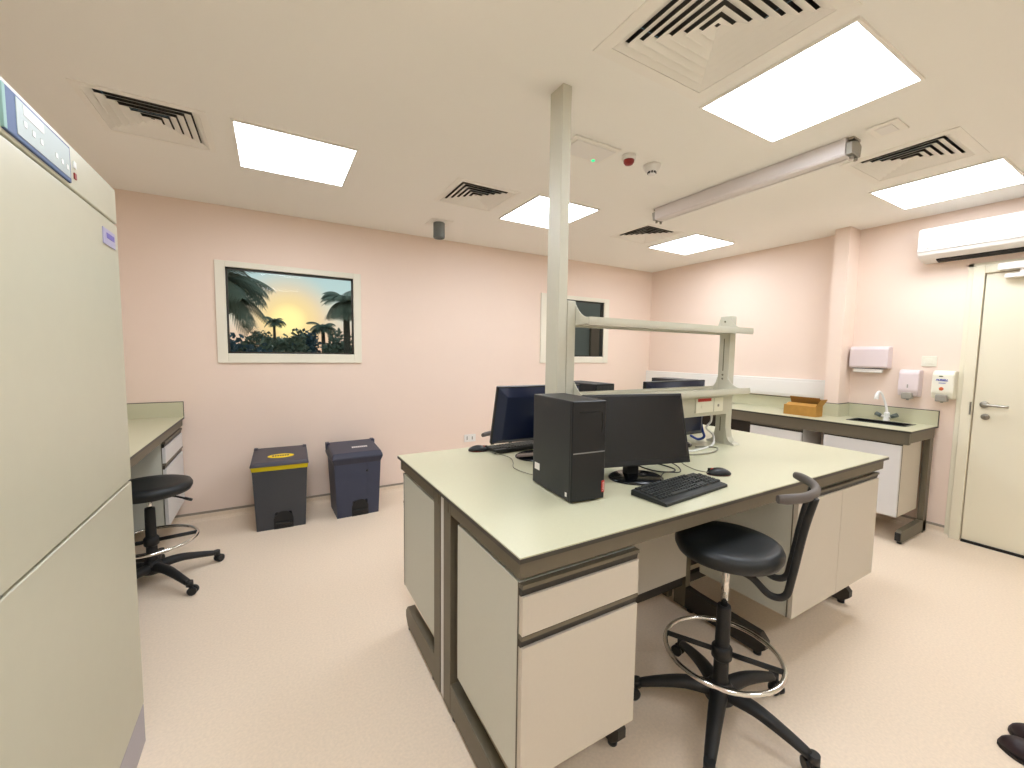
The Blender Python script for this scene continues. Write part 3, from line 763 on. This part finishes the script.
# ------------------------------------------------------------------ reagent rack and post on the island
RB = 1.5495
o = thing('service_post', 'tall square white post from island worktop to the ceiling', 'post', (1.155, 1.565, ZT))
part('post_body', MB().box(1.130, 1.178, 1.540, 1.636, ZT, ZC, .002), 'rack', o)
part('base_plate', MB().box(1.110, 1.180, 1.520, 1.656, ZT, ZT+.005, .001), 'rack', o)
o = thing('reagent_rack', 'cream two-tier reagent rack standing along middle of the island', 'rack', (1.8, RB, ZT))
UY0, UY1 = 1.545, 1.615
for i, (x0, x1) in enumerate(((1.184, 1.234), (2.442, 2.502))):
    b = MB(); b.box(x0, x1, UY0, UY1, ZT+.004, 1.700, .004)
    up = part('upright', b, 'rack', o)
    b = MB()
    def flare(y0, sgn): return [(y0, ZT+.003), (y0+sgn*.062, ZT+.003), (y0+sgn*.060, ZT+.009), (y0+sgn*.030, ZT+.020), (y0+sgn*.012, ZT+.045), (y0+sgn*.002, ZT+.11), (y0, ZT+.13)]
    b.prism(flare(UY0+.003, -1), 'x', x0+.002, x1-.002); b.prism(flare(UY1-.003, 1), 'x', x0+.002, x1-.002)
    b.box(x0-.003, x1+.003, UY0-.06, UY1+.06, ZT, ZT+.004)
    part('upright_foot', b, 'rack', up)
    for zz in ((.98, 1.07), (1.36, 1.56)):
        part('slot', MB().box(x0-.0012, x0+.002, 1.578, 1.584, zz[0], zz[1]), 'rack_slot', up)
    for zz in (1.31, 1.335, 1.665):
        part('bolt', MB().lathe([(.006, 0), (.006, .003), (0, .003)], 12, T((x0-.0005, 1.581, zz)) @ RY(-PI/2)), 'rack_slot', up)
for z1, nm in ((1.622, 'upper_shelf'), (1.260, 'lower_shelf')):
    b = MB(); y0, y1 = 1.450, 1.650; xa, xb = 1.238, 2.522
    b.box(xa, xb, y0+.010, y1-.010, z1-.028, z1-.022)
    b.prism([(y0, z1-.036), (y0, z1), (y0+.004, z1), (y0+.004, z1-.006), (y0+.014, z1-.010), (y0+.014, z1-.036)], 'x', xa, xb)
    b.prism([(y1, z1-.036), (y1, z1), (y1-.004, z1), (y1-.004, z1-.006), (y1-.014, z1-.010), (y1-.014, z1-.036)], 'x', xa, xb)
    b.box(xa, xb, y0-.002, y0+.001, z1-.027, z1-.010)
    sh = part(nm, b, 'rack', o)
    for x0 in (1.2345, 2.4375):
        for sg in (-1, 1):
            b = MB(); yo = y0 if sg < 0 else y1; yi = UY0+.002 if sg < 0 else UY1-.002
            pts = [(yi, z1-.034), (yo, z1-.030), (yo, z1-.002)]
            for k in range(1, 9):
                t_ = k/8; yy = yo+(yi-yo)*t_; pts.append((yy, z1-.002+.062*t_**2.4))
            b.prism(pts, 'x', x0, x0+.004)
            part('shelf_bracket', b, 'rack', sh)
tb = part('trunking_box', MB().box(1.236, 2.440, 1.530, 1.620, 1.095, 1.232, .003), 'rack', o)
sk = part('power_socket', MB().box(2.115, 2.370, 1.521, 1.531, 1.118, 1.203, .003), 'cream_plastic', tb)
part('red_label', MB().box(2.128, 2.250, 1.5190, 1.522, 1.184, 1.202), 'red', sk, 'red printed label')
part('socket_joint', MB().box(2.277, 2.279, 1.5198, 1.522, 1.120, 1.201), 'grey_plastic', sk)
part('socket_switch', MB().box(2.315, 2.328, 1.518, 1.522, 1.148, 1.163, .001), 'grey_plastic', sk)
part('socket_switch', MB().box(2.160, 2.170, 1.518, 1.522, 1.145, 1.163, .001), 'cream_plastic', sk)

# ------------------------------------------------------------------ computers
def tower(label, x, y, rz, rear=False):
    # origin at the base centre; the front faces -y (or the rear, if rear)
    o = thing('computer_tower', label, 'computer tower', (x, y, ZT), rz, 'black computer towers on the island')
    w, dp, h = .151, .296, .375
    part('case', MB().box(-w/2, w/2, -dp/2+.012, dp/2, .006, h+.006, .003), 'pc_side', o, world=False)
    part('front_bezel', MB().box(-w/2, w/2, -dp/2, -dp/2+.0118, .006, h+.006, .004, 3), 'pc_front', o, world=False)
    part('trim_line', MB().box(-w/2+.006, w/2-.004, -dp/2-.0015, -dp/2+.002, .186, .190), 'silver', o, world=False)
    b = MB(); b.box(w/2-.020, w/2-.016, -dp/2-.001, -dp/2+.002, .26, .335); b.box(-w/2+.03, w/2-.03, -dp/2-.001, -dp/2+.002, .338, .341)
    part('drive_slot', b, 'black_gloss', o, world=False)
    r = part('red_badge', MB().box(w/2-.014, w/2-.001, -dp/2-.002, -dp/2+.002, .030, .074, .001), 'red', o, 'red badge', world=False)
    part('lettering', text_bm('Lenovo', .0115, T((w/2-.0075, -dp/2-.0024, .052)) @ RX(PI/2) @ RZ(PI/2), .0002), 'white_plastic', r, world=False)
    part('side_sticker', MB().box(-w/2-.001, -w/2+.001, dp/2-.060, dp/2-.020, .066, .094), 'white_plastic', o, 'small white sticker', world=False)
    part('round_sticker', MB().box(-w/2-.001, -w/2+.001, -dp/2+.028, -dp/2+.040, .020, .036), 'white_plastic', o, world=False)
    b = MB()
    for i in range(12): b.box(-w/2+.012+i*.011, -w/2+.019+i*.011, dp/2-.001, dp/2+.0015, .345, .372)
    for i in range(5): b.box(-w/2+.10, -w/2+.145, dp/2-.001, dp/2+.0015, .10+i*.03, .115+i*.03)
    part('rear_vent', b, 'pc_vent', o, world=False)
    b = MB()
    for xx in (-w/2+.02, w/2-.02):
        for yy in (-dp/2+.03, dp/2-.03): b.cyl(xx, yy, 0, .0065, .011, 12)
    part('rubber_foot', b, 'black', o, world=False)
    return o
tower('black computer tower with red badge at near left of island', 1.018, 1.310, math.radians(-4.5))
tower('black computer tower behind the rack, next to the tall post', 1.665, 1.952, PI+math.radians(2))
tower('black computer tower behind the rack, at its right end', 2.575, 2.045, PI)

def monitor(label, x, y, rz, dyp=-.02, base_r=.125, zb=.069, W=.508, Hh=.318, tilt=15):
    # screen faces local -y
    o = thing('computer_monitor', label, 'monitor', (x, y, ZT), rz, 'black monitors on the island')
    tl = math.radians(tilt)
    M = T((0, dyp, zb)) @ RX(-tl)
    part('bezel', MB().box(-W/2, W/2, -.0, .022, 0, Hh, .004, M=M), 'black', o, world=False)
    part('screen', MB().box(-W/2+.012, W/2-.012, -.0012, .002, .024, Hh-.012, M=M), 'screen', o, world=False)
    part('rear_shell', MB().frust((-W/2+.004, W/2-.004, .004, Hh-.004), (-W/2+.05, W/2-.05, .03, Hh-.05), 0, .026, .004, M=M @ T((0, .021, 0)) @ Matrix(((1, 0, 0, 0), (0, 0, 1, 0), (0, 1, 0, 0), (0, 0, 0, 1)))), 'monitor_back', o, world=False)
    lg = text_bm('lenovo', .014, M @ T((-W/2+.04, -.0008, .011)) @ RX(PI/2), .0002)
    part('lettering', lg, 'silver', o, world=False)
    lg = text_bm('Lenovo', .024, M @ T((W/2-.075, .0246, Hh-.032)) @ RX(math.radians(4)) @ RZ(PI) @ RX(PI/2), .0004)
    part('rear_lettering', lg, 'silver', o, world=False)
    part('stand_neck', MB().prism([(.030, .008), (.075, .008), (.068, .17), (.040, .18)], 'x', -.030, .030, bev=.004), 'black', o, world=False)
    part('stand_base', MB().lathe([(base_r, 0), (base_r, .005), (base_r-.012, .011), (0, .014)], 44, T((0, .01, 0)), sy=.86), 'black_gloss', o, world=False)
    return o
monitor('black monitor facing camera between tower and keyboard', 1.395, 1.285, math.radians(-13.9), dyp=-.035)
monitor('black monitor seen from behind, left of the tall post', 1.225, 1.832, PI-math.radians(3), dyp=-.075, base_r=.130, zb=.080)
monitor('black monitor seen from behind under the rack shelf, right', 2.135, 1.703, PI, dyp=0, zb=.050, W=.545, Hh=.348, tilt=1)

def keyboard(label, x, y, rz):
    o = thing('computer_keyboard', label, 'keyboard', (x, y, ZT), rz, 'black keyboards on the island')
    L, D = .428, .160
    b = MB(); b.prism([(-D/2, 0.001), (-D/2, .012), (-D/2+.012, .015), (D/2-.004, .024), (D/2, .020), (D/2, .001)], 'x', -L/2, L/2, bev=.0015)
    part('keyboard_body', b, 'keyboard', o, world=False)
    k = MB(); sl = math.atan2(.009, D-.016)
    M = T((0, -D/2+.012, .015)) @ RX(sl)
    rows = 6; pitch = .0186
    for r in range(rows):
        y0 = .022+r*.0198+(.004 if r == 5 else 0)
        for (xa, n) in ((-L/2+.012, 15), (-L/2+.012+15*pitch+.006, 3), (-L/2+.012+18*pitch+.012, 4)):
            if r == 1 and n == 3: continue
            if r == 5 and n == 4: continue
            q = 0
            while q < n:
                wd = 1
                if r == 0 and n == 15 and q == 4: wd = 6
                k.frust((xa+q*pitch+.001, xa+(q+wd)*pitch-.001, y0, y0+.0175), (xa+q*pitch+.003, xa+(q+wd)*pitch-.003, y0+.002, y0+.0155), -.001, .006, M=M)
                q += wd
    part('keys', k, 'keys', o, world=False)
    return o
keyboard('black keyboard lying before the camera-facing monitor', 1.428, 1.080, math.radians(5))
keyboard('black keyboard behind the left rear-facing monitor, by its mouse', 1.245, 2.050, PI+math.radians(3))
def mouse(label, x, y, rz):
    o = thing('computer_mouse', label, 'mouse', (x, y, ZT), rz, 'computer mice')
    b = bmesh.new(); bmesh.ops.create_uvsphere(b, u_segments=28, v_segments=16, radius=1)
    for v in b.verts:
        x_, y_, z_ = v.co; zz = max(z_, -.15)
        v.co = (x_*.033*(1-.12*y_), y_*.056, .004+(zz+.15)*.026*(1-.22*y_*y_)+.0)
    for f in b.faces: f.smooth = True
    m = MB(); m._merge(b); part('mouse_shell', m, 'black', o, world=False)
    part('scroll_wheel', MB().lathe([(.0085, -.003), (.0095, 0), (.0085, .003)], 18, T((0, -.030, .0225)) @ RY(PI/2)), 'red', o, 'red scroll wheel', world=False)
    part('button_split', MB().box(-.0006, .0006, -.052, -.010, .018, .0318), 'black_gloss', o, world=False)
    part('base_trim', MB().lathe([(.029, .001), (.0295, .005)], 28, None, sx=1, sy=1.85), 'red_dark', o, world=False)
    return o
mouse('black and red mouse right of the near keyboard', 1.785, 1.150, math.radians(238))
mouse('black mouse near the left far corner of the island', .985, 2.075, math.radians(70))
# cables
def cable(name, pts, r, m, label, group=None):
    base = (pts[0][0], pts[0][1], ZT)
    return solo(name, MB().tube(pts, r, 8, n=8), m, label, 'cable', base, group)
z = ZT+.0066
cable('mouse_cable', [(1.735, 1.170, z+.006), (1.74, 1.24, z), (1.78, 1.34, z), (1.86, 1.42, z), (1.98, 1.50, z), (2.05, 1.56, z)], .0022, 'cable_grey', 'thin grey cable running back from the black and red mouse')
cable('monitor_cable', [(1.47, 1.38, .99), (1.50, 1.40, .93), (1.545, 1.33, z), (1.60, 1.27, z), (1.66, 1.30, z), (1.66, 1.42, z), (1.60, 1.52, z)], .0035, 'cable_black', 'black cable looping under the camera-facing monitor')
cable('keyboard_cable', [(1.43, 1.165, z+.008), (1.47, 1.215, z+.004), (1.56, 1.27, z+.003), (1.64, 1.25, z), (1.72, 1.33, z), (1.75, 1.45, z), (1.70, 1.56, z)], .0026, 'cable_black', 'black cable leaving the back of the near keyboard')
cable('mouse_cable', [(1.02, 2.02, z+.002), (1.06, 1.86, z), (1.03, 1.76, z), (.98, 1.66, z), (1.00, 1.53, z), (1.06, 1.50, z)], .0022, 'cable_grey', 'thin grey cable curving beside the left rear-facing monitor base')
cable('power_cable', [(2.375, 1.60, 1.10), (2.39, 1.61, 1.04), (2.36, 1.62, 1.0), (2.395, 1.60, .96), (2.37, 1.57, .93), (2.30, 1.54, z), (2.10, 1.50, z), (1.92, 1.52, z)], .0065, 'cable_white', 'white cable tangle below the rack socket')
cable('network_cable', [(2.41, 1.68, 1.10), (2.405, 1.69, 1.03), (2.41, 1.68, .97), (2.40, 1.66, .93), (2.395, 1.70, z), (2.46, 1.80, z)], .008, 'cable_blue', 'blue cable hanging beside the right rack upright')
cable('power_cable', [(1.95, 1.46, z), (2.07, 1.425, z), (2.20, 1.44, z), (2.28, 1.50, z), (2.18, 1.56, z)], .0045, 'cable_grey', 'grey cable lying on the worktop below the rack socket')

# ------------------------------------------------------------------ open carton on the right bench
o = thing('cardboard_box', 'small orange-brown open cardboard box on right wall worktop', 'box', (4.36, 2.0, ZT))
bx0, bx1, by0, by1, bz = 4.30, 4.43, 1.86, 2.135, ZT+.095
t_ = .003
b = MB(); b.box(bx0, bx1, by0, by1, ZT+.0005, ZT+t_); b.box(bx0, bx0+t_, by0, by1, ZT+t_, bz); b.box(bx1-t_, bx1, by0, by1, ZT+t_, bz)
b.box(bx0+t_, bx1-t_, by0, by0+t_, ZT+t_, bz); b.box(bx0+t_, bx1-t_, by1-t_, by1, ZT+t_, bz)
part('box_body', b, 'cardboard', o)
b = MB(); b.box(0, .13, 0, t_, 0, .075, M=T((bx0, by0, bz)) @ RX(math.radians(28))); part('box_flap', b, 'cardboard', o)
b = MB(); b.box(0, t_, 0, .255, 0, .07, M=T((bx0+.003, by0+.01, bz-.002)) @ RY(math.radians(72))); part('box_flap', b, 'cardboard', o)
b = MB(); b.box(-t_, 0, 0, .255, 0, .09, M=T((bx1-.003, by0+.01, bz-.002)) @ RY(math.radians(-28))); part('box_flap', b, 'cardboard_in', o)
b = MB(); b.prism([(bx0+.0, bz), (bx0-.0, bz-.0), (bx0+.12, bz+.055), (bx0+.13, bz)], 'y', by0+.006, by0+.009); part('box_flap', b, 'cardboard', o)

# ------------------------------------------------------------------ shoes at the lower right corner
def shoe(label, x, y, rz):
    o = thing('shoe', label, 'shoe', (x, y, 0), rz, 'pair of dark shoes')
    n = 36; L = .29
    def prof(t):
        # t 0 heel .. 1 toe ; half width, top height
        w = .033+.018*math.sin(PI*min(1, t*1.05))**.6+.008*math.sin(PI*max(0, t-.35)/.65)
        if t > .80: w *= math.sqrt(max(0.0008, 1-((t-.80)/.20)**2))
        if t < .10: w *= math.sqrt(max(.1, 1-((.10-t)/.10)**2*.7))
        h = .100 if t < .35 else .100-.055*((t-.35)/.45) if t < .8 else .045
        if t > .8: h = .045*math.sqrt(max(.01, 1-((t-.8)/.20)**2))
        return w, h
    t1 = bmesh.new(); rings = []
    for i in range(n+1):
        t = i/n; w, h = prof(t); ring = []
        for k in range(13):
            a = PI*k/12
            ring.append(t1.verts.new((math.cos(a)*w, -L+t*L, .011+math.sin(a)**.8*h if 0 < k < 12 else .011)))
        rings.append(ring)
    for a, b in zip(rings, rings[1:]):
        for k in range(12):
            f = t1.faces.new((a[k], a[k+1], b[k+1], b[k])); f.smooth = True
        f = t1.faces.new((a[12], a[0], b[0], b[12]))
    t1.faces.new(rings[0]); t1.faces.new(rings[-1][::-1])
    bmesh.ops.recalc_face_normals(t1, faces=t1.faces)
    m = MB(); m._merge(t1); part('shoe_upper', m, 'shoe', o, world=False)
    pts = []
    for i in range(n+1): w, h = prof(i/n); pts.append((w+.003, -L+i/n*L))
    for i in range(n, -1, -1): w, h = prof(i/n); pts.append((-w-.003, -L+i/n*L))
    part('shoe_sole', MB().prism(pts, 'z', 0.0, .012), 'shoe_sole', o, world=False)
    lc = MB()
    for i in range(4): lc.tube([(-.018, -.165+i*.02, .100-i*.009), (0, -.165+i*.02, .106-i*.009), (.018, -.165+i*.02, .100-i*.009)], .0022, 6)
    part('laces', lc, 'shoe_sole', o, world=False)
    return o
shoe('dark maroon shoe toe at lower right corner, nearer one', 2.346, .336, math.radians(4))
shoe('dark maroon shoe toe at lower right corner, farther one', 2.468, .330, math.radians(-3))

# ------------------------------------------------------------------ outdoors
struct('ground', MB().grid([-40, 60], [YB+.2, 120], -.15, []), 'lawn')
def frond(b, origin, az, el, L, droop, wid, n=14):
    # one arching palm frond: a rib with drooping leaflets on both sides
    p = Vector(origin); d = Vector((math.cos(az)*math.cos(el), math.sin(az)*math.cos(el), math.sin(el)))
    pts = [p.copy()]; ds = [d.copy()]
    for i in range(n):
        p = p+d*(L/n); d = (d+Vector((0, 0, -droop/n))).normalized(); pts.append(p.copy()); ds.append(d.copy())
    b.tube(pts, [.018*(1-i/(n+2)) for i in range(n+1)], 5)
    side = Vector((-math.sin(az), math.cos(az), 0))
    for i in range(1, n+1):
        for sub in (0, .5):
            if i+sub > n: continue
            q = pts[i]+(pts[min(i+1, n)]-pts[i])*sub; dd = ds[i]
            ll = wid*math.sin(PI*(.12+.80*i/n))
            for s in (-1, 1):
                tip = q+side*s*ll*.75+dd*ll*.55+Vector((0, 0, -ll*.45))
                w = dd*(L/n*.22)
                mid = (q+tip)/2+Vector((0, 0, ll*.08))
                b.quad(q-w, q+w, mid+w*.9, mid-w*.9); b.quad(mid-w*.9, mid+w*.9, tip+w*.15, tip-w*.15)
def palm(label, x, y, h, r, L, wid, nf, m, seed):
    random.seed(seed)
    o = thing('palm_tree', label, 'palm tree', (x, y, -.15), group='palm trees outside the window')
    tr = MB(); tr.tube([(0, 0, 0), (.02, 0, h*.4), (0, 0, h)], [r*1.3, r, r*.8], 12, n=5)
    part('trunk', tr, 'bark', o, world=False)
    f = MB()
    for i in range(nf):
        frond(f, (0, 0, h), i*2*PI*.382+random.uniform(-.2, .2), random.uniform(-.1, 1.1), L*random.uniform(.85, 1.1), random.uniform(1.3, 2.3), wid)
    part('fronds', f, m, o, world=False)
def leafy(label, x, y, w, dp, h, m, seed, nm='hedge', cat='hedge'):
    random.seed(seed)
    o = thing(nm, label, cat, (x, y, -.15), group='bushes outside the window')
    b = MB()
    for i in range(int(260+w*170)):
        u = random.uniform(-1, 1); v = random.uniform(-1, 1); zz = random.uniform(.1, 1)
        hh = h*(.75+.25*math.sin(u*7+seed)+.1*math.sin(u*19))
        c = Vector((u*w/2, v*dp/2, zz*hh))
        for k in range(10):
            q = c+Vector((random.gauss(0, .13), random.gauss(0, .13), random.gauss(0, .09)))
            a = Vector((random.gauss(0, 1), random.gauss(0, 1), random.gauss(0, 1))).normalized()*.085
            e = a.cross(Vector((random.gauss(0, 1), random.gauss(0, 1), random.gauss(0, 1)))).normalized()*.06
            q.z = max(q.z, .03)
            b.quad(q-a, q-e, q+a, q+e)
    part('foliage', b, m, o, world=False)
    s = MB()
    for i in range(5): s.tube([((i-2)*w/6, 0, 0), ((i-2)*w/5.5, .05, h*.8)], .05, 6)
    part('stems', s, 'bark', o, world=False)
palm('large palm whose fronds hang into the left of window view', -.92, 8.3, 2.66, .13, 1.02, .42, 40, 'leaf', 3)
palm('tall palm at the right side of the sunset window view', 2.02, 14.0, 3.12, .11, .86, .34, 34, 'leaf', 5)
palm('low small palm beside the taller right palm', 1.92, 20.0, 2.60, .09, .66, .30, 26, 'leaf_dark', 8)
palm('small distant palm under the sun in window view', .07, 24, 3.02, .07, .55, .24, 22, 'leaf_dark', 11)
leafy('bluish dark hedge at left of the sunset window view', -1.0, 12, 1.7, .6, 1.75, 'hedge', 1)
leafy('low bush in front of the distant small palm', .35, 16, 1.1, .5, 2.0, 'leaf', 2)
leafy('dark round bush in middle of the window view', 1.05, 18, .9, .5, 2.25, 'hedge', 4)
leafy('tall green hedge at right of the window view', 2.6, 16.5, 1.8, .6, 2.25, 'leaf', 6)
leafy('long far tree line behind all the bushes', 1.0, 34, 16, 1.0, 2.7, 'leaf_dark', 9, 'tree_line', 'trees')
o = thing('neighbouring_building', 'plain grey building wall seen through the right window', 'building', (6.5, 7.2, -.15))
part('wall', MB().box(4.2, 9.5, 7.0, 7.3, -.15, 5.0), 'render_grey', o)
part('shutter', MB().box(5.98, 6.42, 6.94, 7.0, -.15, 2.05), 'brown_panel', o, 'brown panel')
part('plinth', MB().box(4.2, 9.5, 6.97, 7.0, -.15, .3), 'brown_panel', o)

# ------------------------------------------------------------------ sky
W = bpy.data.worlds.new('sky'); SC.world = W; W.use_nodes = True
nt = W.node_tree; N = nt.nodes; L = nt.links
bg = N['Background']
tc = N.new('ShaderNodeTexCoord'); sep = N.new('ShaderNodeSeparateXYZ'); L.new(tc.outputs['Generated'], sep.inputs[0])
ramp = N.new('ShaderNodeValToRGB'); e = ramp.color_ramp.elements
e[0].position = 0; e[0].color = (.78, .50, .36, 1); e[1].position = .30; e[1].color = (.34, .52, .58, 1)
k = ramp.color_ramp.elements.new(.035); k.color = (.80, .62, .46, 1)
k = ramp.color_ramp.elements.new(.08); k.color = (.70, .74, .62, 1)
k = ramp.color_ramp.elements.new(.125); k.color = (.52, .69, .66, 1)
L.new(sep.outputs['Z'], ramp.inputs['Fac'])
dot = N.new('ShaderNodeVectorMath'); dot.operation = 'DOT_PRODUCT'; L.new(tc.outputs['Generated'], dot.inputs[0])
sd = Vector((.030, .997, .062)).normalized(); dot.inputs[1].default_value = sd
last = ramp.outputs['Color']
for lo, c, f in ((.9940, (.95, .66, .36, 1), .8), (.9972, (1.05, .84, .30, 1), .55), (.9992, (1.15, 1.0, .42, 1), 1.0)):
    mr = N.new('ShaderNodeMapRange'); mr.inputs['From Min'].default_value = lo; mr.inputs['From Max'].default_value = 1.0; mr.inputs['To Max'].default_value = f
    mr.interpolation_type = 'SMOOTHSTEP'
    L.new(dot.outputs['Value'], mr.inputs['Value'])
    mx = N.new('ShaderNodeMixRGB'); L.new(mr.outputs['Result'], mx.inputs['Fac']); L.new(last, mx.inputs['Color1']); mx.inputs['Color2'].default_value = c
    last = mx.outputs['Color']
L.new(mx.outputs['Color'], bg.inputs['Color']); bg.inputs['Strength'].default_value = 1.0
